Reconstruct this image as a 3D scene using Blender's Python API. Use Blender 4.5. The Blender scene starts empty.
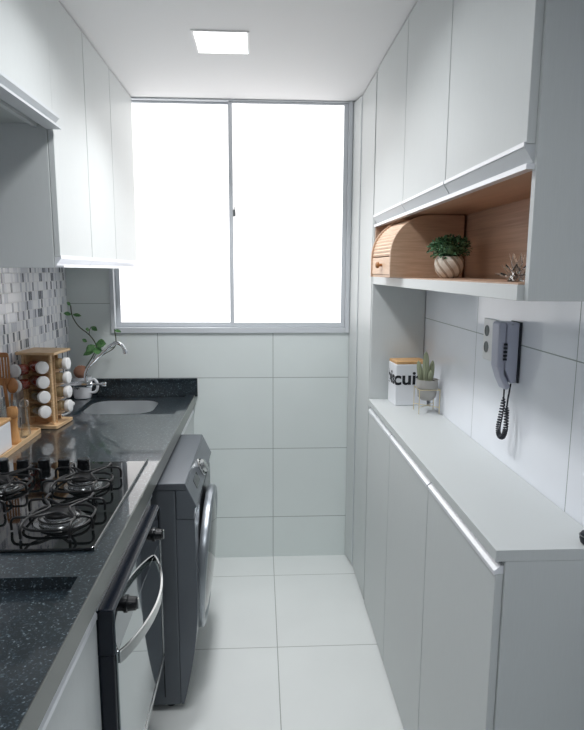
import bpy, bmesh, math, random
from mathutils import Vector, Matrix, noise
random.seed(7)
C = bpy.context.scene.collection
sin, cos, pi = math.sin, math.cos, math.pi

# ------------------------------------------------------------------ room numbers (metres)
XL, XR = -1.024, 0.76          # left and right walls
YB, YF = 3.204, -1.35          # window wall, wall behind the camera
H = 2.5
CT = 0.965                     # granite worktop height

# ------------------------------------------------------------------ materials
def lin(c):
    return tuple(((v/255)/12.92 if v/255 <= .04045 else ((v/255+.055)/1.055)**2.4) for v in c) + (1,)
def mat(name, col, rough=.5, metal=0, spec=.5, trans=0, ior=1.45, coat=0, emit=None, es=0):
    m = bpy.data.materials.new(name); m.use_nodes = True
    b = m.node_tree.nodes['Principled BSDF']
    b.inputs['Base Color'].default_value = lin(col)
    b.inputs['Roughness'].default_value = rough
    b.inputs['Metallic'].default_value = metal
    b.inputs['Specular IOR Level'].default_value = spec
    b.inputs['Transmission Weight'].default_value = trans
    b.inputs['IOR'].default_value = ior
    b.inputs['Coat Weight'].default_value = coat
    b.inputs['Coat Roughness'].default_value = .05
    if emit:
        b.inputs['Emission Color'].default_value = lin(emit); b.inputs['Emission Strength'].default_value = es
    return m
class NT:
    def __init__(s, m):
        s.t = m.node_tree; s.n = s.t.nodes; s.b = s.n['Principled BSDF']
    def new(s, k, **kw):
        o = s.n.new(k)
        for a, b in kw.items(): setattr(o, a, b)
        return o
    def link(s, a, b): s.t.links.new(a, b)
    def math(s, op, a, b=None, c=None):
        o = s.new('ShaderNodeMath', operation=op)
        for i, v in enumerate((a, b, c)):
            if v is None: continue
            if isinstance(v, (int, float)): o.inputs[i].default_value = v
            else: s.link(v, o.inputs[i])
        return o.outputs[0]
    def xyz(s):
        g = s.new('ShaderNodeNewGeometry'); x = s.new('ShaderNodeSeparateXYZ'); s.link(g.outputs['Position'], x.inputs[0])
        return g.outputs['Position'], x.outputs
    def objco(s, scale=(1,1,1)):
        t = s.new('ShaderNodeTexCoord'); mp = s.new('ShaderNodeMapping'); s.link(t.outputs['Object'], mp.inputs[0])
        mp.inputs['Scale'].default_value = scale
        return mp.outputs[0]
    def ramp(s, fac, stops, interp='LINEAR'):
        r = s.new('ShaderNodeValToRGB'); r.color_ramp.interpolation = interp
        e = r.color_ramp.elements
        while len(e) > 1: e.remove(e[-1])
        e[0].position = stops[0][0]; e[0].color = stops[0][1]
        for p, c in stops[1:]:
            q = e.new(p); q.color = c
        s.link(fac, r.inputs[0]); return r.outputs[0]
    def mix(s, f, a, b):
        o = s.new('ShaderNodeMix', data_type='RGBA')
        for k, v in ((0, f), (6, a), (7, b)):
            if isinstance(v, (int, float)): o.inputs[k].default_value = v
            elif isinstance(v, tuple): o.inputs[k].default_value = v
            else: s.link(v, o.inputs[k])
        return o.outputs[2]
    def bump(s, h, strength=.2, dist=.002):
        b = s.new('ShaderNodeBump'); b.inputs['Strength'].default_value = strength; b.inputs['Distance'].default_value = dist
        s.link(h, b.inputs['Height']); s.link(b.outputs[0], s.b.inputs['Normal'])

def tile_mat(name, col, grout, ax, u0, du, av, v0, dv, w=.0032, rough=.16, gw=(0,0,0), spec=.5):
    """stack-bonded large tiles with thin joints; ax/av are the axes the joints repeat along"""
    m = mat(name, col, rough, spec=spec); s = NT(m); P, x = s.xyz()
    def joint(a, o, d):
        f = s.math('FRACT', s.math('DIVIDE', s.math('SUBTRACT', x[a], o - 50*d), d))
        dd = s.math('MULTIPLY', s.math('MINIMUM', f, s.math('SUBTRACT', 1, f)), d)
        return s.math('LESS_THAN', dd, w/2)
    j = s.math('MAXIMUM', joint(ax, u0, du), joint(av, v0, dv))
    n = s.new('ShaderNodeTexNoise'); n.inputs['Scale'].default_value = 1.7; n.inputs['Detail'].default_value = 4; s.link(P, n.inputs['Vector'])
    c = lin(col); c2 = tuple(v*.93 for v in c[:3]) + (1,)
    base = s.ramp(n.outputs[0], [(.3, c2), (.7, c)])
    s.link(s.mix(j, base, lin(grout)), s.b.inputs['Base Color'])
    s.link(s.math('ADD', s.math('MULTIPLY', j, .5), rough), s.b.inputs['Roughness'])
    n2 = s.new('ShaderNodeTexNoise'); n2.inputs['Scale'].default_value = 5; s.link(P, n2.inputs['Vector'])
    s.bump(s.math('SUBTRACT', s.math('MULTIPLY', n2.outputs[0], .25), j), .25, .002)
    return m
def wood_mat(name, c1, c2, scale=(9, 1.2, 60), rough=.45):
    m = mat(name, c1, rough); s = NT(m); P, x = s.xyz()
    mp = s.new('ShaderNodeMapping'); mp.inputs['Scale'].default_value = scale; s.link(P, mp.inputs[0])
    n = s.new('ShaderNodeTexNoise'); n.inputs['Scale'].default_value = 2; n.inputs['Detail'].default_value = 7; n.inputs['Distortion'].default_value = .6
    s.link(mp.outputs[0], n.inputs['Vector'])
    s.link(s.ramp(n.outputs[0], [(.3, lin(c1)), (.72, lin(c2))]), s.b.inputs['Base Color'])
    s.bump(n.outputs[0], .15, .001)
    return m
def laminate(name, col, rough=.42):
    m = mat(name, col, rough, spec=.4); s = NT(m); P, x = s.xyz()
    mp = s.new('ShaderNodeMapping'); mp.inputs['Scale'].default_value = (160, 160, 6); s.link(P, mp.inputs[0])
    n = s.new('ShaderNodeTexNoise'); n.inputs['Scale'].default_value = 3; n.inputs['Detail'].default_value = 3; s.link(mp.outputs[0], n.inputs['Vector'])
    c = lin(col); s.link(s.ramp(n.outputs[0], [(.25, tuple(v*.96 for v in c[:3])+(1,)), (.75, c)]), s.b.inputs['Base Color'])
    s.bump(n.outputs[0], .06, .001)
    return m

M = {}
M['paint'] = mat('ceiling_paint', (232, 232, 233), .8)
M['rearpaint'] = mat('wall_paint', (196, 199, 198), .8)
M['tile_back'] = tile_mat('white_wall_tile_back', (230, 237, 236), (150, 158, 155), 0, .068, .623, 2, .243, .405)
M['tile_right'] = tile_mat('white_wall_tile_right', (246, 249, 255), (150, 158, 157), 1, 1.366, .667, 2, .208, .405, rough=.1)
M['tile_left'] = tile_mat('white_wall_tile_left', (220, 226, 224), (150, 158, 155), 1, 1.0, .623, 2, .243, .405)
M['floor'] = tile_mat('porcelain_floor', (236, 239, 238), (164, 168, 164), 0, .069, .62, 1, 2.988, .62, w=.0038, rough=.22)
M['lam'] = laminate('grey_laminate', (207, 211, 211))
M['lam_in'] = laminate('grey_laminate_carcass', (188, 194, 192))
M['plinth'] = mat('plinth_grey', (120, 124, 124), .6)
M['alu'] = mat('brushed_aluminium', (225, 229, 233), .28, .75)
M['alu_white'] = mat('white_aluminium', (236, 238, 242), .3, .25)
M['alu_matte'] = mat('matte_aluminium', (206, 210, 213), .5, .1)
M['frame'] = mat('window_aluminium', (214, 218, 223), .4, .15)
M['chrome'] = mat('chrome', (225, 228, 232), .07, 1)
M['steel'] = mat('stainless_steel', (190, 192, 192), .22, 1)
M['sink_steel'] = mat('sink_steel', (222, 225, 227), .3, .85)
M['white_plastic'] = mat('white_plastic', (236, 236, 236), .35)
M['white_enamel'] = mat('white_enamel', (232, 234, 238), .25)
M['black_iron'] = mat('black_enamelled_iron', (20, 21, 23), .42)
M['black_plastic'] = mat('black_plastic', (20, 22, 25), .25)
M['black_glass'] = mat('black_glass', (9, 12, 13), .035, spec=.9, coat=.5)
M['oven_mirror'] = mat('mirrored_oven_glass', (150, 158, 160), .03, 1)
M['oven_black'] = mat('black_oven_trim', (22, 28, 38), .2, .2)
M['glass'] = mat('clear_glass', (250, 252, 252), .02, trans=1, ior=1.45)
M['washer'] = mat('graphite_washer_paint', (104, 109, 116), .3, .45)
M['washer_side'] = mat('graphite_washer_side', (96, 101, 107), .38, .3)
M['door_ring'] = mat('satin_grey_ring', (150, 156, 162), .3, .8)
M['washer_dark'] = mat('dark_washer_glass', (34, 38, 42), .06, spec=.8)
M['phone'] = mat('lavender_grey_plastic', (186, 188, 204), .4)
M['phone_dark'] = mat('dark_grey_plastic', (40, 44, 52), .5)
M['concrete'] = mat('grey_concrete', (166, 164, 160), .85)
M['gold'] = mat('pale_gold_wire', (222, 208, 172), .3, .8)
M['cactus'] = mat('pale_cactus_green', (150, 156, 130), .7)
M['leaf'] = mat('leaf_green', (58, 112, 62), .5)
M['leaf_dark'] = mat('boxwood_green', (44, 84, 58), .6)
M['stem'] = mat('vine_stem', (70, 74, 54), .7)
M['coconut'] = mat('brown_coir', (160, 118, 98), .95)
M['soil'] = mat('dark_soil', (52, 44, 38), .95)
M['ink'] = mat('black_print', (34, 36, 42), .6)
M['paprika'] = mat('red_spice', (158, 52, 36), .8)
M['herbs'] = mat('green_brown_herbs', (116, 104, 70), .9)
M['seeds'] = mat('pale_seeds', (206, 176, 134), .9)
M['lamp'] = mat('lamp_diffuser', (255, 255, 255), .5, emit=(252, 254, 255), es=3)
M['sky_pane'] = mat('frosted_daylit_glass', (250, 246, 243), .5, emit=(252, 250, 250), es=1.25)
M['wood_niche'] = wood_mat('oak_laminate', (176, 144, 122), (206, 174, 150))
M['bamboo'] = wood_mat('bamboo', (204, 168, 126), (226, 194, 154), (14, 3, 50), .4)
M['wood_bread'] = wood_mat('bread_box_beech', (192, 158, 132), (214, 182, 156), (5, 5, 60), .5)
M['bread_lit'] = wood_mat('window_lit_beech_slats', (222, 188, 160), (236, 206, 180), (5, 5, 60), .5)  # bread box front: window light put into a paler wood colour
M['wood_mill'] = wood_mat('varnished_wood', (188, 136, 84), (212, 162, 108), (30, 30, 6), .3)
M['wood_spoon'] = wood_mat('dark_spoon_wood', (150, 98, 58), (184, 130, 82), (30, 30, 5), .5)
M['wood_lid'] = wood_mat('lid_wood', (196, 152, 102), (216, 174, 124), (10, 30, 30), .5)

def thin_glass():
    m = bpy.data.materials.new('thin_clear_glass'); m.use_nodes = True; t = m.node_tree; n = t.nodes; n.clear()
    o = n.new('ShaderNodeOutputMaterial'); mx = n.new('ShaderNodeMixShader'); tr = n.new('ShaderNodeBsdfTransparent'); g = n.new('ShaderNodeBsdfGlossy'); f0 = n.new('ShaderNodeLayerWeight'); f0.inputs[0].default_value = .35; f = n.new('ShaderNodeMath'); f.operation = 'MULTIPLY'; f.inputs[1].default_value = .9; t.links.new(f0.outputs['Facing'], f.inputs[0])
    tr.inputs[0].default_value = (.93, .95, .95, 1); g.inputs['Roughness'].default_value = .04
    t.links.new(f.outputs[0], mx.inputs[0]); t.links.new(tr.outputs[0], mx.inputs[1]); t.links.new(g.outputs[0], mx.inputs[2]); t.links.new(mx.outputs[0], o.inputs[0])
    return m
M['thin_glass'] = thin_glass()
def granite():
    m = mat('black_speckled_granite', (40, 44, 50), .30, spec=.5, coat=1)
    m.node_tree.nodes['Principled BSDF'].inputs['Coat IOR'].default_value = 1.65
    m.node_tree.nodes['Principled BSDF'].inputs['Coat Roughness'].default_value = .025; s = NT(m); P, x = s.xyz()
    v = s.new('ShaderNodeTexVoronoi'); v.inputs['Scale'].default_value = 330; s.link(P, v.inputs['Vector'])
    x2 = s.new('ShaderNodeSeparateColor'); s.link(v.outputs['Color'], x2.inputs[0])
    c = s.ramp(x2.outputs[0], [(0, lin((20, 30, 36))), (.5, lin((34, 46, 54))), (.72, lin((50, 64, 72))), (.86, lin((76, 91, 99))), (.95, lin((116, 130, 137)))], 'CONSTANT')
    w = s.new('ShaderNodeTexNoise'); w.inputs['Scale'].default_value = 90; w.inputs['Detail'].default_value = 2; s.link(P, w.inputs['Vector'])
    s.link(s.mix(s.ramp(w.outputs[0], [(.4, (0, 0, 0, 1)), (.6, (1, 1, 1, 1))]), lin((24, 33, 39)), c), s.b.inputs['Base Color'])
    n = s.new('ShaderNodeTexNoise'); n.inputs['Scale'].default_value = 60; s.link(P, n.inputs['Vector'])
    s.bump(n.outputs[0], .02, .001)
    return m
M['granite'] = granite()
M['granite_edge'] = mat('granite_edge', (112, 116, 112), .3, spec=.6)
def mosaic():
    m = mat('mosaic_tile', (220, 222, 228), .14); s = NT(m); P, x = s.xyz()
    tw, th, g = .0195, .0405, .0024
    rowf = s.math('DIVIDE', x[2], th); row = s.math('FLOOR', rowf)
    off = s.math('MULTIPLY', s.math('MODULO', row, 2), .5)
    colf = s.math('ADD', s.math('DIVIDE', s.math('ADD', x[1], 10), tw), off); col = s.math('FLOOR', colf)
    cmb = s.new('ShaderNodeCombineXYZ'); s.link(col, cmb.inputs[0]); s.link(row, cmb.inputs[1])
    wn = s.new('ShaderNodeTexWhiteNoise', noise_dimensions='2D'); s.link(cmb.outputs[0], wn.inputs['Vector'])
    c = s.ramp(wn.outputs['Value'], [(0, lin((250, 251, 255))), (.42, lin((232, 234, 242))), (.68, lin((208, 211, 222))), (.84, lin((150, 154, 166))), (.9, lin((112, 116, 128)))], 'CONSTANT')
    def edge(f, d):
        fr = s.math('FRACT', f); return s.math('LESS_THAN', s.math('MULTIPLY', s.math('MINIMUM', fr, s.math('SUBTRACT', 1, fr)), d), g/2)
    j = s.math('MAXIMUM', edge(rowf, th), edge(colf, tw))
    s.link(s.mix(j, c, lin((226, 226, 228))), s.b.inputs['Base Color'])
    s.link(s.math('ADD', s.math('MULTIPLY', j, .6), .14), s.b.inputs['Roughness'])
    s.bump(s.math('SUBTRACT', 1, j), .5, .0015)
    return m
M['mosaic'] = mosaic()
def leafy(key, a, b):
    m = M[key]; q = NT(m); P, x = q.xyz(); n = q.new('ShaderNodeTexNoise'); n.inputs['Scale'].default_value = 95; q.link(P, n.inputs['Vector'])
    q.link(q.ramp(n.outputs[0], [(.35, lin(a)), (.62, lin(b))]), q.b.inputs['Base Color'])
leafy('leaf_dark', (34, 72, 48), (112, 158, 118)); leafy('leaf', (62, 108, 62), (104, 150, 92))
def striped_pot():
    m = mat('striped_cream_ceramic', (214, 206, 194), .5); s = NT(m)
    t = s.new('ShaderNodeTexCoord'); x = s.new('ShaderNodeSeparateXYZ'); s.link(t.outputs['Object'], x.inputs[0])
    a = s.math('ARCTAN2', x.outputs[1], x.outputs[0])
    w = s.math('SINE', s.math('ADD', s.math('MULTIPLY', a, 9), s.math('MULTIPLY', x.outputs[2], 150)))
    s.link(s.ramp(w, [(.45, lin((222, 214, 202))), (.6, lin((168, 154, 138)))]), s.b.inputs['Base Color'])
    s.bump(w, .5, .002)
    return m
M['striped'] = striped_pot()

# ------------------------------------------------------------------ mesh helpers
class MB:
    def __init__(s): s.bm = bmesh.new()
    def box(s, x0, x1, y0, y1, z0, z1):
        v = [s.bm.verts.new((x, y, z)) for x in (x0, x1) for y in (y0, y1) for z in (z0, z1)]
        for f in ((0,1,3,2), (4,6,7,5), (0,4,5,1), (2,3,7,6), (0,2,6,4), (1,5,7,3)): s.bm.faces.new([v[i] for i in f])
        return s
    def prism(s, pts, a, b, axis='y'):
        """closed outline pts extruded from a to b along axis; outline is (x,z) for y, (x,y) for z, (y,z) for x"""
        def P(p, t): return {'y': (p[0], t, p[1]), 'z': (p[0], p[1], t), 'x': (t, p[0], p[1])}[axis]
        A = [s.bm.verts.new(P(p, a)) for p in pts]; B = [s.bm.verts.new(P(p, b)) for p in pts]
        n = len(pts)
        s.bm.faces.new(A); s.bm.faces.new(B[::-1])
        for i in range(n): s.bm.faces.new((A[i], A[(i+1) % n], B[(i+1) % n], B[i]))
        return s
    def lathe(s, prof, c=(0,0,0), axis=(0,0,1), seg=32, cap=True, sx=1, sy=1):
        q = Vector((0,0,1)).rotation_difference(Vector(axis).normalized()); rings = []
        for r, z in prof:
            rings.append([s.bm.verts.new(Vector(c) + q @ Vector((r*sx*cos(2*pi*i/seg), r*sy*sin(2*pi*i/seg), z))) for i in range(seg)])
        for a, b in zip(rings, rings[1:]):
            for i in range(seg): s.bm.faces.new((a[i], a[(i+1) % seg], b[(i+1) % seg], b[i]))
        if cap: s.bm.faces.new(rings[0][::-1]); s.bm.faces.new(rings[-1])
        return s
    def ball(s, c, r, seg=24, squash=1, axis=(0,0,1)):
        n = 12
        return s.lathe([(max(r*sin(pi*i/n), r*.01), -r*squash*cos(pi*i/n)) for i in range(n+1)], c, axis, seg)
    def tube(s, pts, r, seg=10, closed=False, flat=1.0):
        pts = [Vector(p) for p in pts]; n = len(pts); rings = []; up = None
        rs = r if isinstance(r, (list, tuple)) else [r]*n
        for i, p in enumerate(pts):
            a = pts[(i-1) % n] if (closed or i) else p; b = pts[(i+1) % n] if (closed or i < n-1) else p
            t = (b-a).normalized()
            if up is None: up = (Vector((0,0,1)) if abs(t.z) < .9 else Vector((1,0,0)))
            u = up - t*up.dot(t)
            if u.length < 1e-4: u = t.orthogonal()
            u.normalize(); up = u; w = t.cross(u)
            rings.append([s.bm.verts.new(p + u*rs[i]*cos(2*pi*k/seg)*flat + w*rs[i]*sin(2*pi*k/seg)) for k in range(seg)])
        m = n if closed else n-1
        for i in range(m):
            a, b = rings[i], rings[(i+1) % n]
            for k in range(seg): s.bm.faces.new((a[k], a[(k+1) % seg], b[(k+1) % seg], b[k]))
        if not closed: s.bm.faces.new(rings[0][::-1]); s.bm.faces.new(rings[-1])
        return s
    def leaf(s, base, tip, width, normal, curl=.15):
        b, t = Vector(base), Vector(tip); d = t-b; w = d.cross(Vector(normal)).normalized()*width; nn = Vector(normal).normalized()
        cols = []
        for k, f in ((0, .08), (.25, .75), (.5, 1), (.75, .7), (1, .04)):
            c = b + d*k + nn*d.length*curl*sin(pi*k)
            cols.append([s.bm.verts.new(c + w*f*j/2 + nn*abs(j)*width*.12) for j in (-1, 0, 1)] )
        for a, e in zip(cols, cols[1:]):
            for j in (0, 1): s.bm.faces.new((a[j], a[j+1], e[j+1], e[j]))
        return s
    def xform(s, mtx): bmesh.ops.transform(s.bm, matrix=mtx, verts=s.bm.verts); return s
def root_loc(o):
    while o.parent: o = o.parent
    return o
def obj(name, mb, m, parent=None, bevel=0, smooth=False, local=False, seg=2, weld=False):
    bm = mb.bm
    if parent and not local:
        bmesh.ops.transform(bm, matrix=root_loc(parent).matrix_basis.inverted(), verts=bm.verts)
    if weld: bmesh.ops.remove_doubles(bm, verts=bm.verts, dist=1e-5)
    bmesh.ops.recalc_face_normals(bm, faces=bm.faces)
    me = bpy.data.meshes.new(name); bm.to_mesh(me); bm.free()
    me.materials.append(m)
    if smooth:
        for p in me.polygons: p.use_smooth = True
        me.set_sharp_from_angle(angle=math.radians(38))
    o = bpy.data.objects.new(name, me); C.objects.link(o)
    if parent: o.parent = parent
    if bevel:
        b = o.modifiers.new('bevel', 'BEVEL'); b.width = bevel; b.segments = seg; b.limit_method = 'ANGLE'; b.angle_limit = math.radians(40)
    return o
def thing(name, label, cat, loc=(0,0,0), rz=0, group=None):
    o = bpy.data.objects.new(name, None); C.objects.link(o); o.empty_display_size = .05
    o.location = loc; o.rotation_euler = (0, 0, rz)
    o.matrix_basis = Matrix.Translation(loc) @ Matrix.Rotation(rz, 4, 'Z')
    return tag(o, label, cat, group)
def tag(o, label, cat, group=None):
    o['label'] = label; o['category'] = cat
    if group: o['group'] = group
    return o
def struct(o): o['kind'] = 'structure'; return o
def rrect(x0, x1, y0, y1, r, n=6):
    out = []
    for cx, cy, a0 in ((x1-r, y1-r, 0), (x0+r, y1-r, pi/2), (x0+r, y0+r, pi), (x1-r, y0+r, 3*pi/2)):
        for i in range(n+1):
            a = a0 + pi/2*i/n; out.append((cx+r*cos(a), cy+r*sin(a)))
    return out
def bez(p, n=8):
    """Catmull-Rom through points"""
    p = [Vector(q) for q in p]; p = [2*p[0]-p[1]] + p + [2*p[-1]-p[-2]]; out = []
    for i in range(1, len(p)-2):
        for k in range(n):
            t = k/n; a, b, c, d = p[i-1:i+3]
            out.append(.5*((2*b) + (c-a)*t + (2*a-5*b+4*c-d)*t*t + (3*b-a-3*c+d)*t**3))
    return out + [p[-2]]

# ------------------------------------------------------------------ the room
wx0, wx1, wz0, wz1 = -.797, .483, 1.300, 2.498
struct(obj('floor', MB().box(XL-.1, XR+.1, YF-.1, YB+.14, -.08, 0), M['floor']))
struct(obj('ceiling', MB().box(XL-.1, XR+.1, YF-.1, YB+.14, H, H+.08), M['paint']))
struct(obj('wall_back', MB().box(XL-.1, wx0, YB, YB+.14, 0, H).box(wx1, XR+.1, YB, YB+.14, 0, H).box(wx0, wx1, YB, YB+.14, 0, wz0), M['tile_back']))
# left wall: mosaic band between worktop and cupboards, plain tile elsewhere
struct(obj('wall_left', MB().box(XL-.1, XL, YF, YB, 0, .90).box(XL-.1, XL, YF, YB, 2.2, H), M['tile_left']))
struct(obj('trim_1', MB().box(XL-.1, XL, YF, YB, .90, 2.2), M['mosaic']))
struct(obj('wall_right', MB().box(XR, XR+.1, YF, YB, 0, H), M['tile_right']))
struct(obj('wall_front', MB().box(XL-.1, XR+.1, YF-.1, YF, 0, H), M['rearpaint']))

# window: outer frame, central mullion, two sashes, frosted panes, latch
win = struct(obj('window_1', MB().box(wx0, wx0+.022, YB-.012, YB+.06, wz0, wz1).box(wx1-.022, wx1, YB-.012, YB+.06, wz0, wz1)
    .box(wx0+.022, wx1-.022, YB-.012, YB+.06, wz0, wz0+.03).box(wx0+.022, wx1-.022, YB-.004, YB+.06, wz1-.007, wz1), M['frame'], bevel=.002))
def sash(x0, x1, y, w=.022):
    return MB().box(x0, x0+w, y, y+.022, wz0+.032, wz1-.008).box(x1-w, x1, y, y+.022, wz0+.032, wz1-.008).box(x0+w, x1-w, y, y+.022, wz0+.032, wz0+.056).box(x0+w, x1-w, y, y+.022, wz1-.017, wz1-.008)
s1 = obj('sash', sash(wx0+.023, -.137, YB+.028), M['frame'], win, bevel=.0015)
s2 = obj('sash', sash(-.163, wx1-.023, YB+.004), M['frame'], win, bevel=.0015)
obj('pane', MB().box(wx0+.040, -.155, YB+.037, YB+.042, wz0+.05, wz1-.012), M['sky_pane'], s1)
obj('pane', MB().box(-.145, wx1-.040, YB+.012, YB+.017, wz0+.05, wz1-.012), M['sky_pane'], s2)
obj('latch', MB().box(-.142, -.128, YB-.010, YB+.003, 1.915, 1.95).box(-.138, -.132, YB-.018, YB-.009, 1.935, 1.965), M['plinth'], win, bevel=.002)

# ceiling lamps
def lamp(name, x0, x1, y0, y1, label, m='lamp'):
    t = thing(name, label, 'ceiling lamp', ((x0+x1)/2, (y0+y1)/2, H))
    f = .009
    obj('frame', MB().box(x0-f, x1+f, y0-f, y0, H-.0045, H-.0005).box(x0-f, x1+f, y1, y1+f, H-.0045, H-.0005)
        .box(x0-f, x0, y0, y1, H-.0045, H-.0005).box(x1, x1+f, y0, y1, H-.0045, H-.0005), M['white_plastic'], t)
    obj('diffuser', MB().box(x0, x1, y0, y1, H-.004, H-.001), M[m], t)
    return t
lamp('ceiling_lamp', -.241, -.046, 2.337, 2.548, 'square flush LED ceiling lamp glowing white above the narrow kitchen')

# ------------------------------------------------------------------ cupboards
def hgap(): return .0015
def door(root, x0, x1, y0, y1, z0, z1, label=None):
    return obj('door', MB().box(x0, x1, y0+.0025, y1-.0025, z0, z1), M['lam'], root, bevel=.0015)
def handle_under(d, xf, s, y0, y1, z, proud=.002, zb=-.034, back=.016, m='alu_white'):
    """finger-pull extrusion along the bottom of an upper door. s=+1 when the door faces +x"""
    o = lambda a, b: (xf + s*a, z + b)
    pts = [o(proud, .004), o(proud, -.006), o(-back, zb+.010), o(-back, zb+.003), o(proud-.001, zb+.003), o(proud-.001, zb), o(-back-.004, zb), o(-back-.004, -.004), o(-.002, -.001)]
    return obj('handle', MB().prism(pts, y0+.0015, y1-.0015), M[m], d)

# right wall cupboard with oak niche
XF = .508
uy = [1.150, 1.655, 2.145, 2.682]
t = thing('wall_cabinet', 'grey wall cabinet on the right with three doors over an open oak niche', 'wall cabinet', (.64, 1.15, 1.577))
obj('body', MB().box(.528, .757, 1.162, 2.684, 1.842, 2.496), M['lam_in'], t)
obj('side_panel', MB().box(.526, .757, 1.143, 1.161, 1.577, 2.496), M['lam'], t, bevel=.001)
obj('side_panel', MB().box(.516, .757, 2.668, 2.684, 1.613, 1.8415), M['wood_niche'], t)
obj('shelf', MB().box(.512, .757, 1.162, 2.684, 1.577, 1.609), M['lam'], t, bevel=.001)
obj('niche_floor', MB().box(.513, .757, 1.162, 2.667, 1.6092, 1.612), M['wood_niche'], t)
obj('niche_ceiling', MB().box(.530, .757, 1.162, 2.667, 1.838, 1.8416), M['wood_niche'], t)
obj('niche_back', MB().box(.748, .757, 1.162, 2.667, 1.6125, 1.8375), M['wood_niche'], t)
obj('edge_strip', MB().box(.509, .5295, 1.150, 2.684, 1.829, 1.8395), M['alu_white'], t)
for a, b in zip(uy, uy[1:]):
    d = door(t, XF, XF+.018, a, b, 1.876, 2.494)
    pts = [(XF-.002, 1.880), (XF-.002, 1.869), (XF+.015, 1.842), (XF+.019, 1.842), (XF+.019, 1.8755), (XF, 1.8755), (XF-.0004, 1.880)]
    obj('handle', MB().prism(pts, a+.0035, b-.0035), M['alu_matte'], d)
    obj('handle_lip', MB().box(XF-.0045, XF-.0021, a+.0035, b-.0035, 1.871, 1.8795), M['alu_white'], d)

# tall cupboard next to the window
t = thing('tall_cabinet', 'tall grey floor to ceiling cabinet beside the window', 'cabinet', (.64, 2.95, 0))
obj('body', MB().box(.529, .757, 2.704, 3.201, .03, 2.496), M['lam_in'], t)
obj('side_panel', MB().box(.511, .757, 2.686, 2.703, .03, 2.496), M['lam'], t, bevel=.001)
obj('plinth', MB().box(.545, .757, 2.690, 3.201, 0, .0298), M['plinth'], t)
d = door(t, XF, XF+.018, 2.704, 3.060, .012, 2.490)
obj('handle', MB().box(XF-.004, XF+.0175, 3.0595, 3.064, .012, 2.49), M['alu'], d)
obj('door', MB().prism([(.506, 3.066), (.484, 3.200), (.5285, 3.200), (.5285, 3.066)], .012, 2.490, 'z'), M['lam'], t)

# low cupboard on the right and its top
t = thing('low_cabinet', 'low grey cabinet along the right wall with three doors', 'cabinet', (.64, 1.9, 0))
obj('body', MB().box(.532, .757, 1.186, 2.683, .03, 1.0165), M['lam_in'], t)
obj('side_panel', MB().box(.5268, .757, 1.1645, 1.185, .0, 1.0167), M['lam'], t, bevel=.001)
obj('plinth', MB().box(.548, .757, 1.187, 2.683, 0, .0298), M['plinth'], t)
for a, b in ((1.168, 1.690), (1.690, 2.229), (2.229, 2.684)):
    d = door(t, XF, XF+.018, a, b, .012, .984)
    pts = [(XF-.003, .982), (XF-.003, .992), (XF+.012, 1.004), (XF+.018, 1.004), (XF+.018, .9845), (XF, .9845), (XF-.0006, .982)]
    obj('handle', MB().prism(pts, a+.0035, b-.0035), M['alu_white'], d)
tag(obj('cabinet_top', MB().box(.504, .758, 1.164, 2.684, 1.017, 1.043), M['lam'], bevel=.001), 'smooth light grey board forming the top of the low right cabinet', 'countertop')

# left wall cupboards
LF = -.647
def left_handle(d, y0, y1, z, zb):
    # lip, hollow, lower lip that stands proud
    pts = [(LF+.003, z+.005), (LF+.003, z-.006), (LF-.012, zb+.012), (LF-.012, zb+.006), (LF+.010, zb+.006), (LF+.010, zb), (LF-.018, zb), (LF-.018, z-.0005), (LF, z-.0005), (LF+.0005, z+.005)]
    return obj('handle', MB().prism(pts, y0+.001, y1-.001), M['alu_white'], d)
t = thing('wall_cabinet', 'grey three door wall cabinet at the left beside the window', 'wall cabinet', (-.83, 2.6, 1.64))
obj('body', MB().box(XL+.003, LF-.020, 1.997, 3.200, 1.660, 2.496), M['lam_in'], t)
obj('side_panel', MB().box(XL+.003, LF-.0195, 1.979, 1.996, 1.640, 2.496), M['lam'], t, bevel=.001)
for a, b in ((1.980, 2.355), (2.355, 2.743), (2.743, 3.200)):
    d = door(t, LF-.018, LF, a, b, 1.676, 2.494)
    left_handle(d, a, b, 1.676, 1.642)
t = thing('wall_cabinet', 'short grey wall cabinet nearest the camera on the left', 'wall cabinet', (-.83, 1.5, 2.07))
obj('body', MB().box(XL+.003, LF-.020, .55, 1.976, 2.085, 2.496), M['lam_in'], t)
obj('edge_strip', MB().box(LF-.060, LF-.045, .55, 1.976, 2.074, 2.0845), M['lam'], t)
d = obj('door', MB().box(LF-.018, LF, .55, 1.9818, 2.1018, 2.494), M['lam'], t)
pts = [(LF+.023, 2.109), (LF+.023, 2.100), (LF+.006, 2.084), (LF+.006, 2.075), (LF+.028, 2.075), (LF+.028, 2.068), (LF-.018, 2.068), (LF-.018, 2.1015), (LF+.0005, 2.1015), (LF+.0005, 2.109)]
obj('handle', MB().prism(pts, .55, 1.9765), M['alu_matte'], d)

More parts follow.
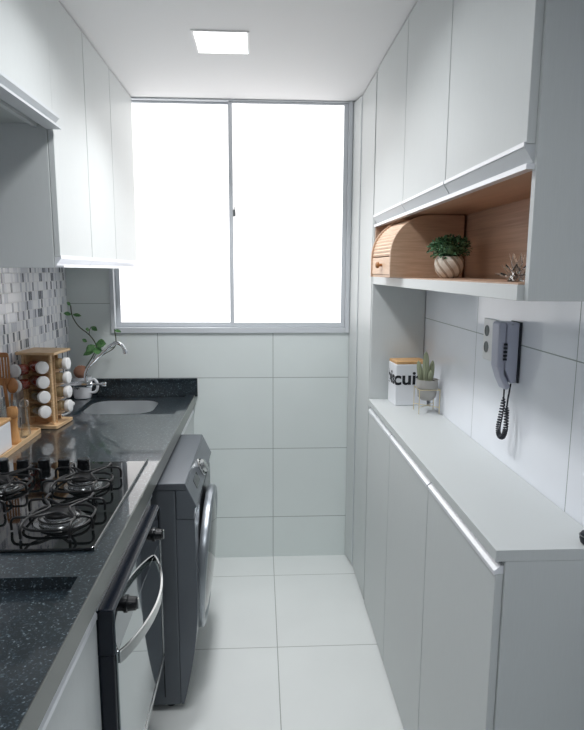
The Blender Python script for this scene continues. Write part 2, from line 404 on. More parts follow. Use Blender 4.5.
# ------------------------------------------------------------------ left base units
BF = -.372
t = thing('base_cabinet', 'grey base cabinet under the near worktop, left of the oven', 'cabinet', (-.7, .85, .12))
obj('body', MB().box(XL+.003, BF-.020, .36, 1.244, .14, .902), M['lam_in'], t)
d = obj('door', MB().box(BF-.018, BF, .36, 1.243, .12, .862), M['lam'], t, bevel=.001)
obj('handle', MB().prism([(BF+.003, .860), (BF+.003, .872), (BF-.010, .896), (BF-.018, .896), (BF-.018, .8625), (BF+.001, .8625)], .361, 1.242), M['alu_white'], d)
obj('plinth', MB().box(XL+.003, -.52, .36, 1.244, 0, .139), M['plinth'], t)
t = thing('base_cabinet', 'slim grey base cabinet under the sink, beside the washing machine', 'cabinet', (-.7, 2.95, 0))
obj('body', MB().box(XL+.003, BF-.020, 2.672, 3.200, .12, .78).box(-.50, BF-.020, 2.672, 3.200, .7801, .902), M['lam_in'], t)
d = obj('door', MB().box(BF-.018, BF, 2.673, 3.200, .10, .862), M['lam'], t, bevel=.001)
obj('handle', MB().prism([(BF+.003, .860), (BF+.003, .872), (BF-.010, .896), (BF-.018, .896), (BF-.018, .8625), (BF+.001, .8625)], 2.674, 3.199), M['alu_white'], d)
obj('plinth', MB().box(XL+.003, -.45, 2.672, 3.200, 0, .119), M['plinth'], t)
# oven
OF = -.336
t = thing('built_in_oven', 'built-in mirrored oven with curved steel handle and black knobs', 'oven', (-.65, 1.56, 0))
obj('housing', MB().box(XL+.003, BF-.004, 1.246, 1.93, .30, .902), M['lam_in'], t)
obj('plinth', MB().box(XL+.003, -.56, 1.25, 1.92, 0, .299), M['plinth'], t)
obj('filler_strip', MB().box(BF-.003, BF+.003, 1.246, 1.93, .876, .902), M['alu'], t)
obj('control_panel', MB().box(BF-.003, OF, 1.250, 1.862, .7606, .875), M['oven_black'], t, bevel=.003)
obj('panel_glass', MB().box(OF, OF+.003, 1.254, 1.858, .7612, .868), mat('dark_mirror_glass', (92, 100, 106), .04, 1), t)
d = obj('door', MB().box(BF-.003, OF-.002, 1.252, 1.860, .325, .760), M['oven_black'], t, bevel=.003)
obj('door_glass', MB().box(OF-.002, OF+.003, 1.264, 1.848, .345, .7600), M['oven_mirror'], d, bevel=.001)
obj('door_trim', MB().box(OF-.0021, OF+.005, 1.849, 1.860, .33, .76).box(OF-.0021, OF+.005, 1.252, 1.860, .325, .3445), M['steel'], d)
hp = [(OF+.004 + .054*sin(pi*k/24)**.8, 1.272 + (1.735-1.272)*k/24, .742 + .012*k/24) for k in range(25)]
hb = MB()
rings = []
for i, p in enumerate(hp):
    a = Vector(hp[max(i-1, 0)]); b = Vector(hp[min(i+1, 24)]); tt = (b-a).normalized(); nn = Vector((tt.y, -tt.x, 0)).normalized()
    hgt = .0155 - .006*i/24
    rings.append([hb.bm.verts.new(Vector(p) + nn*sx*.0038 + Vector((0, 0, sz*hgt))) for sx, sz in ((1, -1), (1, 1), (-1, 1), (-1, -1))])
for a, b in zip(rings, rings[1:]):
    for k in range(4): hb.bm.faces.new((a[k], a[(k+1) % 4], b[(k+1) % 4], b[k]))
hb.bm.faces.new(rings[0][::-1]); hb.bm.faces.new(rings[-1])
obj('handle', hb, M['steel'], d, bevel=.0015)
for y in (1.365, 1.752):
    k = obj('knob', MB().lathe([(.0215, 0), (.0215, .004), (.018, .006), (.0165, .024), (.013, .027)], (OF+.003, y, .822), (1, 0, 0), 28), M['black_plastic'], t, smooth=True)
    obj('knob_pointer', MB().box(OF+.0301, OF+.034, y-.0035, y+.0035, .808, .836), M['steel'], k, bevel=.001)

# washing machine
def washer():
    y0, y1 = 2.002, 2.640
    t = thing('washing_machine', 'graphite front-loading washing machine under the worktop with round door', 'washing machine', (-.6, 2.32, 0))
    prof = [(-.966, .03), (-.966, .893), (-.268, .893), (-.229, .806), (-.233, .795), (-.231, .60), (-.238, .40), (-.256, .20), (-.292, .03)]
    obj('cabinet', MB().prism([(-.966, .025), (-.966, .868), (-.302, .868), (-.302, .025)], y0+.002, y1-.002), M['washer_side'], t, bevel=.006)
    obj('top_panel', MB().prism([(-.968, .869), (-.968, .893), (-.269, .893), (-.264, .884), (-.269, .869)], y0, y1), M['washer'], t, bevel=.002)
    cp = obj('control_panel', MB().prism([(-.301, .8685), (-.268, .8685), (-.264, .8835), (-.2275, .806), (-.236, .797), (-.238, .760), (-.301, .760)], y0, y1), M['washer'], t, bevel=.003)
    front = [(-.301, .030), (-.301, .7585)] + [(-.238 + .006*sin((z-.03)/.77*pi) - .052*max(0, 1-(z-.03)/.42)**1.8, z) for z in [.7585-.043*i for i in range(18)]]
    obj('front_panel', MB().prism(front, y0+.001, y1-.001), M['washer'], t, smooth=True)
    obj('side_recess', MB().box(-.362, -.358, y0+.0005, y0+.0018, .06, .80), M['washer_dark'], t)
    # dial on the slanted panel
    n = Vector((.0775, 0, .0365)).normalized(); c = Vector((-.2465, 2.32, .845))
    di = obj('dial', MB().lathe([(.037, -.001), (.037, .006), (.033, .010), (.028, .011), (.026, .024), (.022, .027)], c, n, 36), M['steel'], cp, smooth=True)
    dm = MB()
    for i in range(12):
        a = 2*pi*i/12; e1 = Vector((0, 1, 0)); e2 = n.cross(e1)
        p = c + n*.011 + (e1*cos(a) + e2*sin(a))*.031
        dm.ball(p, .0025, 8)
    obj('dial_marks', dm, M['washer_dark'], di)
    obj('display', MB().prism([(2.12, -.017), (2.22, -.017), (2.22, .017), (2.12, .017)], 0, .002, 'z').xform(Matrix.Translation((c.x, 0, c.z)) @ Matrix(((n.z, 0, n.x, 0), (0, 1, 0, 0), (-n.x, 0, n.z, 0), (0, 0, 0, 1))) @ Matrix(((0, 1, 0, 0), (1, 0, 0, 0), (0, 0, 1, 0), (0, 0, 0, 1)))), M['washer_dark'], cp)
    cc = (-.238, 2.325, .470)
    ax = (1, 0, -.07)
    dr = obj('door', MB().lathe([(.280, -.004), (.284, .010), (.282, .022), (.274, .029), (.262, .031), (.252, .026), (.248, .018)], cc, ax, 72, cap=False), M['door_ring'], t, smooth=True)
    obj('door_glass', MB().lathe([(.250, .012), (.244, .022), (.20, .032), (.13, .040), (.05, .043), (.002, .0435)], cc, ax, 56), M['washer_dark'], dr, smooth=True)
    for x, y in ((-.345, y0+.05), (-.345, y1-.05), (-.90, y0+.05), (-.90, y1-.05)):
        obj('foot', MB().lathe([(.02, 0), (.02, .012), (.012, .015), (.012, .026)], (x, y, 0), seg=16), M['black_plastic'], t)
washer()

# ------------------------------------------------------------------ granite worktop
def worktop():
    bx0, bx1, by0, by1 = -.873, -.530, 2.800, 3.112
    b = MB()
    b.box(-.405, -.361, .36, 3.203, .905, CT)
    b.box(XL+.001, -.4052, 1.238, 2.739, .905, CT)
    b.box(XL+.001, -.4052, .36, 1.2378, .905, .936)
    # wet area with a hole for the bowl
    b.box(XL+.001, -.8852, 2.7392, 3.203, .905, CT)
    X0, X1, Y0, Y1, Z = -.885, -.4052, 2.7392, 3.203, .952
    for z in (Z, .905):
        out = [b.bm.verts.new((x, y, z)) for x, y in ((X0, Y0), (X1, Y0), (X1, Y1), (X0, Y1))]
        ins = [b.bm.verts.new((x, y, z)) for x, y in rrect(bx0, bx1, by0, by1, .09)]
        ed = [b.bm.edges.new((out[i], out[(i+1) % 4])) for i in range(4)] + [b.bm.edges.new((ins[i], ins[(i+1) % len(ins)])) for i in range(len(ins))]
        bmesh.ops.triangle_fill(b.bm, use_beauty=True, edges=ed)
        if z == Z: top_in, top_out = ins, out
        else:
            for A, B in ((top_in, ins), (top_out, out)):
                for i in range(len(A)): b.bm.faces.new((A[i], A[(i+1) % len(A)], B[(i+1) % len(B)], B[i]))
    w = thing('worktop', 'long black speckled granite worktop along the left wall', 'worktop', (-.7, 1.8, .905))
    obj('slab', b, M['granite'], w)
    obj('front_edge', MB().box(-.3608, -.3590, .36, 3.203, .906, CT-.003), M['granite_edge'], w)
    obj('backsplash', MB().box(-.884, -.345, 3.184, 3.2035, .9525, 1.055).box(XL+.001, -.8842, 3.184, 3.2035, .9655, 1.055), M['granite'], w, bevel=.002)
    k = thing('sink_bowl', 'stainless steel sink bowl set into the granite below the window', 'sink', ((bx0+bx1)/2, (by0+by1)/2, .80))
    s = MB(); rings = []
    for ins, z, r in ((.0015, .949, .0885), (.0015, .90, .09), (.004, .86, .09), (.012, .81, .088), (.03, .79, .075), (.06, .786, .06)):
        rings.append([s.bm.verts.new((x, y, z)) for x, y in rrect(bx0+ins, bx1-ins, by0+ins, by1-ins, r)])
    for a, c in zip(rings, rings[1:]):
        n = len(a)
        for i in range(n): s.bm.faces.new((a[i], a[(i+1) % n], c[(i+1) % n], c[i]))
    s.bm.faces.new(rings[-1])
    obj('bowl', s, M['sink_steel'], k, smooth=True)
    obj('drain', MB().lathe([(.045, 0), (.045, .003), (.03, .004), (.028, .001)], (-.70, 2.955, .7862), seg=28), M['chrome'], k, smooth=True)
worktop()

# cooktop
def cooktop():
    gx0, gx1, gy0, gy1 = -1.00, -.404, 1.357, 2.015
    t = thing('cooktop', 'black glass four burner gas cooktop with wire grates', 'cooktop', ((gx0+gx1)/2, (gy0+gy1)/2, CT))
    obj('glass_top', MB().prism(rrect(gx0, gx1, gy0, gy1, .012), CT+.001, CT+.0085, 'z'), M['black_glass'], t, bevel=.0015)
    obj('edge_trim', MB().box(gx1+.0005, gx1+.0022, gy0+.004, gy1+.03, CT+.0005, CT+.009), M['plinth'], t)
    z0 = CT+.0087
    for x, y, R in ((-.535, 1.520, .052), (-.552, 1.785, .044), (-.805, 1.515, .044), (-.800, 1.775, .052)):
        bu = obj('burner', MB().lathe([(R*1.30, 0), (R*1.28, .003), (R*1.02, .004), (R*.98, .012), (R*.80, .014), (R*.78, .020), (R*.70, .021)], (x, y, z0), seg=40), M['steel'], t, smooth=True)
        obj('burner_cap', MB().lathe([(R*.74, .0211), (R*.76, .026), (R*.70, .0285), (R*.2, .030)], (x, y, z0), seg=36), M['black_iron'], bu, smooth=True)
        obj('burner_ring', MB().tube([(x+R*1.0*cos(2*pi*i/40), y+R*1.0*sin(2*pi*i/40), z0+.0135) for i in range(40)], .003, 8, True), M['black_iron'], bu, smooth=True)
        # wire grate: base ring, four feet that rise and bend inwards
        g = MB(); hw, hd, h = .102, .112, .036
        r = .0036
        g.tube([(x+a, y+b_, z0+.010) for a, b_ in rrect(-.083, .083, -.083, .083, .055, 5)], r, 8, True)
        for sy in (-1, 1):
            p = [(x-hw, y+sy*.060, z0+.0035), (x-hw, y+sy*.060, z0+h*.7), (x-hw+.012, y+sy*.060, z0+h), (x-.045, y+sy*.058, z0+h), (x-.012, y+sy*.030, z0+h-.002), (x+.012, y+sy*.030, z0+h-.002), (x+.045, y+sy*.058, z0+h), (x+hw-.012, y+sy*.060, z0+h), (x+hw, y+sy*.060, z0+h*.7), (x+hw, y+sy*.060, z0+.0035)]
            g.tube(bez(p, 5), r, 8)
        for sx in (-1, 1):
            p = [(x+sx*.06, y-hd, z0+.0035), (x+sx*.06, y-hd, z0+h*.7), (x+sx*.06, y-hd+.012, z0+h), (x+sx*.058, y-.062, z0+h), (x+sx*.030, y-.012, z0+h+.001), (x+sx*.030, y+.012, z0+h+.001), (x+sx*.058, y+.062, z0+h), (x+sx*.06, y+hd-.012, z0+h), (x+sx*.06, y+hd, z0+h*.7), (x+sx*.06, y+hd, z0+.0035)]
            g.tube(bez(p, 5), r, 8)
        obj('grate', g, M['black_iron'], t, smooth=True)
    for x in (-.868, -.801, -.731, -.665, -.600):
        k = obj('knob', MB().lathe([(.0205, 0), (.021, .004), (.0185, .018), (.020, .024), (.0195, .029), (.016, .031)], (x, 1.957, z0), seg=28), M['black_plastic'], t, smooth=True)
        obj('knob_cap', MB().lathe([(.0175, .0305), (.0165, .0325), (.006, .033)], (x, 1.957, z0), seg=28), mat('satin_dark_chrome', (92, 96, 100), .25, .9) if 'satin_dark_chrome' not in bpy.data.materials else bpy.data.materials['satin_dark_chrome'], k, smooth=True)
cooktop()

# ------------------------------------------------------------------ sink corner: tap, mug with vine, hose
t = thing('sink_faucet', 'chrome wall faucet with long slanted swivel spout over the sink', 'faucet', (XL+.01, 2.95, 1.07))
obj('body', MB().lathe([(.026, 0), (.026, .005), (.014, .009), (.0125, .09), (.016, .10), (.017, .175), (.013, .182)], (XL+.002, 2.95, 1.07), (1, 0, 0), 24), M['chrome'], t, smooth=True)
obj('lever', MB().lathe([(.007, 0), (.006, .04), (.010, .046), (.011, .066), (.007, .07)], (XL+.183, 2.95, 1.07), (1, 0, 0), 20), M['chrome'], t, smooth=True)
obj('spout', MB().tube(bez([(-.872, 2.95, 1.080), (-.870, 2.95, 1.125), (-.845, 2.95, 1.170), (-.79, 2.95, 1.222), (-.742, 2.95, 1.264), (-.715, 2.95, 1.277), (-.690, 2.95, 1.268), (-.674, 2.95, 1.243)], 6), .0085, 14), M['chrome'], t, smooth=True)
obj('nozzle', MB().lathe([(.011, 0), (.012, .008), (.010, .024)], (-.670, 2.95, 1.224), (-.18, 0, 1), 20), M['chrome'], t, smooth=True)

mc = (-.940, 3.112, .9655)
t = thing('planter_mug', 'white mug with dark marks used as planter in the sink corner', 'mug', mc)
obj('body', MB().lathe([(.038, 0), (.043, .004), (.046, .02), (.049, .108), (.051, .115), (.0475, .115), (.044, .02), (.01, .012)], mc, seg=40), M['white_enamel'], t, smooth=True)
obj('handle', MB().tube(bez([(mc[0]+.047, mc[1]-.008, mc[2]+.096), (mc[0]+.070, mc[1]-.012, mc[2]+.100), (mc[0]+.084, mc[1]-.014, mc[2]+.072), (mc[0]+.074, mc[1]-.012, mc[2]+.038), (mc[0]+.046, mc[1]-.008, mc[2]+.028)], 6), .0075, 12), M['white_enamel'], t, smooth=True)
mk = MB()
for k, a in enumerate((-2.05, -1.86, -1.70)):
    for z in (.055, .072):
        px, py = mc[0]+.0492*cos(a), mc[1]+.0492*sin(a)
        mk.tube([(px-.006, py, mc[2]+z), (px, py-.001, mc[2]+z+.010), (px+.006, py, mc[2]+z+.002)], .0018, 6)
obj('printed_mark', mk, M['ink'], t)
t = thing('trailing_vine', 'green vine with heart leaves climbing from the white planter mug', 'plant', (mc[0], mc[1], mc[2]+.13))
b = MB().ball((mc[0]-.004, mc[1], mc[2]+.140), .036, 22, .95)
for v in b.bm.verts: v.co += (v.co-Vector((mc[0], mc[1], mc[2]+.140))).normalized()*.004*noise.noise(v.co*90)
obj('root_ball', b, M['coconut'], t, smooth=True)
VY = 3.12
st = MB()
st.tube(bez([(-.92, 3.10, 1.12), (-.870, VY, 1.205), (-.862, VY, 1.25), (-.893, VY, 1.300), (-.945, VY, 1.345), (-.975, VY, 1.40), (-.980, VY, 1.452)], 6), .0028, 8)
st.tube(bez([(-.91, 3.10, 1.12), (-.84, VY, 1.185), (-.775, VY, 1.225), (-.757, VY, 1.262), (-.762, VY, 1.330)], 6), .0026, 8)
st.tube(bez([(-.90, 3.10, 1.12), (-.86, VY, 1.20), (-.80, VY, 1.225), (-.765, VY, 1.236)], 6), .002, 8)
st.tube(bez([(-.893, VY, 1.300), (-.890, VY, 1.325), (-.880, VY, 1.342)], 6), .0018, 8)
obj('stem', st, M['stem'], t, smooth=True)
for (b0, t0, w) in (((-.978, VY, 1.405), (-1.012, VY-.02, 1.413), .022), ((-.972, VY, 1.405), (-.925, VY-.01, 1.398), .020), ((-.980, VY, 1.452), (-.992, VY-.02, 1.470), .018),
                    ((-.890, VY, 1.325), (-.905, VY-.02, 1.33), .022), ((-.880, VY, 1.342), (-.845, VY-.02, 1.322), .026), ((-.862, VY, 1.25), (-.800, VY-.03, 1.255), .052),
                    ((-.865, VY, 1.245), (-.905, VY-.03, 1.215), .040), ((-.862, VY, 1.235), (-.835, VY-.04, 1.200), .045), ((-.868, VY, 1.22), (-.92, VY-.03, 1.195), .030),
                    ((-.762, VY, 1.325), (-.722, VY-.02, 1.315), .018), ((-.905, VY, 1.262), (-.925, VY-.02, 1.278), .02)):
    obj('leaf', MB().leaf(b0, t0, w, (.2, -1, .35), .12), M['leaf'], t, smooth=True)

t = thing('sink_hose', 'thin grey hose with white tip beside the spice rack', 'hose', (-.88, 2.79, CT))
obj('tube', MB().tube(bez([(-.945, 2.70, CT+.006), (-.905, 2.715, CT+.008), (-.880, 2.728, CT+.022), (-.874, 2.730, CT+.040), (-.873, 2.730, CT+.048)], 6), .0045, 10), M['alu'], t, smooth=True)
obj('tip', MB().lathe([(.006, 0), (.0095, .004), (.0095, .014), (.005, .018)], (-.873, 2.730, CT+.047), seg=18), M['white_plastic'], t, smooth=True)

# ------------------------------------------------------------------ spice rack
def jar_mb(r=.0235, L=.075):
    return MB().lathe([(r*.5, -L), (r*.93, -L+.002), (r, -L+.006), (r, -.010), (r*.86, -.002), (r*.84, .002)], (0,0,0), (0,0,1), 24)
def spice_rack():
    ang = math.radians(-6); cx, cy = -.932, 2.565
    t = thing('spice_rack', 'square bamboo spice tower with overhanging top on the granite', 'spice rack', (cx, cy, CT), ang)
    def P(n, mb, m='bamboo', bev=.0015): return obj(n, mb, M[m], t, local=True, bevel=bev)
    P('base', MB().prism(rrect(-.080, .080, -.082, .082, .008), .002, .016, 'z'))
    P('top', MB().prism(rrect(-.082, .086, -.084, .082, .006), .318, .329, 'z'))
    P('panel', MB().box(-.004, .002, -.0155, .0485, .0162, .3178))
    P('panel', MB().box(-.052, -.046, -.060, .055, .0162, .3178))
    P('panel', MB().box(-.0455, .0395, .049, .055, .0162, .3178))
    P('panel', MB().box(-.0455, .056, -.022, -.016, .0162, .3178))
    P('post', MB().box(.050, .059, -.061, -.044, .0162, .3178))
    P('post', MB().box(-.0640, -.0525, -.068, -.052, .0162, .3178))
    for k, z in enumerate((.078, .141, .204, .266)):
        P('ledge', MB().box(.0025, .060, -.0155, .0485, z-.032, z-.028)); P('ledge', MB().box(-.045, .040, -.060, -.0225, z-.031, z-.027))
    G = 'spice jars in the bamboo tower'
    content = ['herbs', 'herbs', 'paprika', 'paprika']
    names = ['lowest', 'second lowest', 'second highest', 'topmost']
    fills = ['dark herbs', 'brown green herbs', 'red spice', 'deep red spice']
    def place(proto_parts, mtx, label, fill):
        r = proto_parts[0]
        j = r.copy(); C.objects.link(j); j.matrix_basis = mtx; j['label'] = label
        for p in proto_parts[1:]:
            c = p.copy(); C.objects.link(c); c.parent = j
            if c.name.startswith('spice_filling'): c.data = c.data.copy(); c.data.materials[0] = M[fill]
        return j
    root = thing('spice_jar', 'proto', 'spice jar', (0,0,0), 0, G)
    a = obj('glass', jar_mb(), M['thin_glass'], root, local=True, smooth=True)
    f = obj('spice_filling', MB().lathe([(.0195, -.071), (.0224, -.068), (.0224, -.014), (.019, -.012)], seg=24), M['herbs'], root, local=True, smooth=True)
    c = obj('cap', MB().lathe([(.0255, .0025), (.0265, .005), (.0265, .017), (.0250, .0205), (.021, .0215), (.001, .0215)], seg=28), M['white_plastic'], root, local=True, smooth=True)
    parts = [root, a, f, c]
    R = Matrix.Translation((cx, cy, CT)) @ Matrix.Rotation(ang, 4, 'Z')
    def orient(px, py, pz, dx, dy, dz=0):
        q = Vector((0,0,1)).rotation_difference(Vector((dx, dy, dz)).normalized())
        return R @ Matrix.Translation((px, py, pz)) @ q.to_matrix().to_4x4()
    for k, z in enumerate((.080, .143, .206, .268)):
        place(parts, orient(.028, -.088, z, .80, -.60, .02), 'jar of %s, %s in the front column of the spice tower' % (fills[k], names[k]), content[k])
    for k, z in enumerate((.084, .146, .208, .270)):
        place(parts, orient(.082, .012, z, 1, -.02, .02), 'jar of pale seeds, %s in the sink-side column of the spice tower' % names[k], 'seeds')
    for k, z in enumerate((.200, .262)):
        place(parts, orient(-.048, -.138, z, -.35, -.94, .0) @ Matrix.Scale(.62, 4, (0, 0, 1)), 'red spice jar sticking out at the wall side of the tower, %s' % ['lower one', 'upper one'][k], 'paprika')
    for o in parts[::-1]: bpy.data.objects.remove(o)
spice_rack()

# ------------------------------------------------------------------ bamboo tray and what stands on it
tz = CT + .001
t = thing('serving_tray', 'bamboo tray with raised rim on the worktop behind the cooktop', 'tray', (-.97, 2.28, tz))
tx0, tx1, ty0, ty1 = -1.020, -.912, 2.045, 2.445
obj('tray_base', MB().prism(rrect(tx0, tx1, ty0, ty1, .02), tz, tz+.008, 'z'), M['bamboo'], t)
rim = MB(); n = 0
o1 = rrect(tx0, tx1, ty0, ty1, .02); o2 = rrect(tx0+.006, tx1-.006, ty0+.006, ty1-.006, .015)
A = [[rim.bm.verts.new((x, y, z)) for x, y in o] for o, z in ((o1, tz+.0081), (o1, tz+.018), (o2, tz+.018), (o2, tz+.0081))]
for i in range(4):
    p, q = A[i], A[(i+1) % 4]; m_ = len(p)
    for k in range(m_): rim.bm.faces.new((p[k], p[(k+1) % m_], q[(k+1) % m_], q[k]))
obj('rim', rim, M['bamboo'], t)
ts = tz + .0085
t = thing('storage_box', 'white rectangular kitchen box with flat wooden lid on the tray', 'box', (-.972, 2.126, ts))
obj('body', MB().box(-1.008, -.930, 2.062, 2.190, ts, ts+.105), M['white_enamel'], t, bevel=.006, seg=3)
obj('lid', MB().box(-1.010, -.928, 2.060, 2.192, ts+.1052, ts+.117), M['wood_lid'], t, bevel=.003)
c = (-.947, 2.250, ts)
t = thing('pepper_mill', 'turned wooden pepper mill on the bamboo tray', 'pepper mill', c)
obj('body', MB().lathe([(.0235, 0), (.025, .006), (.0225, .014), (.020, .02), (.0165, .06), (.0155, .085), (.018, .095), (.0185, .10)], c, seg=28), M['wood_mill'], t, smooth=True)
obj('head', MB().lathe([(.014, .1005), (.0185, .105), (.0205, .120), (.0205, .134), (.017, .142), (.006, .145)], c, seg=28), M['wood_mill'], t, smooth=True)
c = (-.936, 2.335, ts)
t = thing('salt_mill', 'clear acrylic salt mill with ball head behind the wooden mill', 'salt mill', c)
obj('body', MB().lathe([(.018, 0), (.020, .005), (.019, .02), (.015, .06), (.012, .10), (.010, .118)], c, seg=28), M['thin_glass'], t, smooth=True)
obj('head', MB().ball((c[0], c[1], c[2]+.137), .019, 24), M['thin_glass'], t, smooth=True)
c = (-.985, 2.308, ts)
t = thing('utensil_jar', 'clear glass jar holding wooden utensils on the tray', 'jar', c)
obj('body', MB().lathe([(.028, 0), (.031, .004), (.031, .15), (.028, .16), (.026, .15), (.027, .010), (.003, .006)], c, seg=32), M['thin_glass'], t, smooth=True)
sp = MB()
sp.tube(bez([(-.985, 2.308, ts+.012), (-.988, 2.306, ts+.15), (-.992, 2.301, ts+.235)], 5), .0065, 10)
# slotted blade: three bars and a rim
bz0, bz1 = ts+.235, ts+.345
for x in (-1.014, -1.003, -.992, -.981, -.970): sp.box(x-.0036, x+.0036, 2.297, 2.303, bz0+.01, bz1-.018)
sp.prism([(-1.0176, bz1-.0181), (-.9664, bz1-.0181), (-.969, bz1-.004), (-.976, bz1), (-1.008, bz1), (-1.015, bz1-.004)], 2.297, 2.303)
sp.prism([(-1.0176, bz0+.0101), (-1.006, bz0-.018), (-.980, bz0-.018), (-.9664, bz0+.0101)], 2.297, 2.303)
tag(obj('slotted_spatula', sp, M['wood_spoon'], bevel=.001), 'slotted wooden spatula standing in the glass jar', 'spatula')
sp = MB().tube(bez([(-.978, 2.313, ts+.018), (-.975, 2.316, ts+.13), (-.972, 2.319, ts+.18)], 5), .005, 10)
sp.ball((-.970, 2.322, ts+.212), .021, 20, 1.5)
tag(obj('wooden_spoon', sp, M['wood_spoon'], smooth=True), 'round wooden spoon leaning in the glass jar beside the spatula', 'spoon')

# ------------------------------------------------------------------ niche: bread box, potted boxwood, crystal
nz = 1.6125
def bread():
    y0, y1, x0, x1, hh = 0, .275, 0, .272, .2225
    t = thing('bread_box', 'roll-top wooden bread box in the oak niche', 'bread box', (.466, 2.130, nz), math.radians(4))
    zz = 0.
    def side(y):
        pts = [(x1, zz), (x1, zz+hh), (x0+.16, zz+hh)]
        n = 12
        for i in range(n+1):
            a = pi/2 + pi/2*i/n
            pts.append((x0+.145+.145*cos(a), zz+.078+(hh-.078)*sin(a)))
        pts += [(x0, zz)]
        return pts
    obj('side_board', MB().prism(side(0), y0, y0+.010), M['wood_bread'], t, bevel=.001, local=True)
    obj('side_board', MB().prism(side(0), y1-.010, y1), M['wood_bread'], t, bevel=.001, local=True)
    obj('base_board', MB().box(x0+.006, x1, y0+.0105, y1-.0105, zz, zz+.01), M['wood_bread'], t, local=True)
    obj('back_board', MB().box(x1-.009, x1, y0+.0105, y1-.0105, zz+.0105, zz+hh-.006), M['wood_bread'], t, local=True)
    obj('top_board', MB().box(x0+.155, x1-.0095, y0+.0105, y1-.0105, zz+hh-.014, zz+hh-.004), M['wood_bread'], t, local=True)
    fr = obj('front_board', MB().box(x0+.004, x0+.014, y0+.0105, y1-.0105, zz+.0105, zz+.074), M['bread_lit'], t, bevel=.001, local=True)
    tb = MB(); n = 16
    for i in range(n):
        a0 = pi - pi/2*i/n; a1 = pi - pi/2*(i+.93)/n
        p = [(x0+.145+r*cos(a), zz+.078+(hh-.078)/.145*r*sin(a)) for r, a in ((.137, a0), (.140, (a0+a1)/2), (.137, a1), (.127, a1), (.127, a0))]
        tb.prism(p, y0+.011, y1-.011)
    obj('roll_door', tb, M['bread_lit'], t, local=True)
    for y in (.125,):
        obj('knob', MB().lathe([(.006, 0), (.0055, .008), (.011, .012), (.012, .018), (.008, .023)], (x0+.0035, y, zz+.045), (-1, 0, 0), 20), M['wood_spoon'], fr, smooth=True, local=True)
bread()
def boxwood():
    c = (.635, 1.985, nz)
    t = thing('potted_boxwood', 'small bushy green plant in a cream diagonal striped pot', 'plant', c)
    obj('pot', MB().lathe([(.022, 0), (.030, .003), (.044, .022), (.049, .045), (.047, .062), (.040, .072), (.037, .072), (.041, .060), (.042, .045), (.02, .01)], (0,0,0), seg=40), M['striped'], t, smooth=True, local=True)
    obj('stem', MB().tube([(0, 0, .02), (.002, 0, .06), (0, 0, .10)], .004, 8), M['stem'], t, local=True)
    rnd = random.Random(3); f = MB(); core = Vector((0, 0, .098))
    f.ball((0, 0, .095), .036, 16, .8)
    for i in range(560):
        d = Vector((rnd.gauss(0, 1), rnd.gauss(0, 1), rnd.gauss(.25, .8))).normalized()
        rr = rnd.uniform(.55, 1)
        p = core + Vector((d.x*.066, d.y*.066, d.z*.040))*rr
        if p.z < .068: p.z = .068 + rnd.random()*.01
        q = p + (d + Vector((rnd.uniform(-.7, .7), rnd.uniform(-.7, .7), rnd.uniform(-.4, .7)))).normalized()*.014
        f.leaf(p, q, .009, (rnd.uniform(-1, 1), rnd.uniform(-1, 1), 1), .1)
    obj('foliage', f, M['leaf_dark'], t, local=True, smooth=True)
boxwood()
def crystal():
    c = (.588, 1.345, nz)
    t = thing('crystal_ornament', 'small clear crystal flower ornament at the near end of the niche', 'ornament', c)
    b = MB()
    for ring, (n, r0, r1, z0, z1) in enumerate(((9, .008, .046, .006, .018), (8, .008, .033, .010, .038), (6, .005, .017, .018, .062))):
        for i in range(n):
            a = 2*pi*i/n + ring*.35; ca, sa = cos(a), sin(a); w = .008
            P = [(r0*ca, r0*sa, z0), ((r0+r1)/2*ca - w*sa, (r0+r1)/2*sa + w*ca, (z0+z1)/2), (r1*ca, r1*sa, z1), ((r0+r1)/2*ca + w*sa, (r0+r1)/2*sa - w*ca, (z0+z1)/2)]
            lo = [b.bm.verts.new((x, y, z-.0025)) for x, y, z in P]; hi = [b.bm.verts.new((x, y, z+.0025)) for x, y, z in P]
            b.bm.faces.new(lo[::-1]); b.bm.faces.new(hi)
            for k in range(4): b.bm.faces.new((lo[k], lo[(k+1) % 4], hi[(k+1) % 4], hi[k]))
    obj('petals', b, M['glass'], t, local=True)
    obj('foot', MB().lathe([(.018, 0), (.020, .003), (.010, .007), (.006, .012)], seg=12), M['glass'], t, local=True)
crystal()

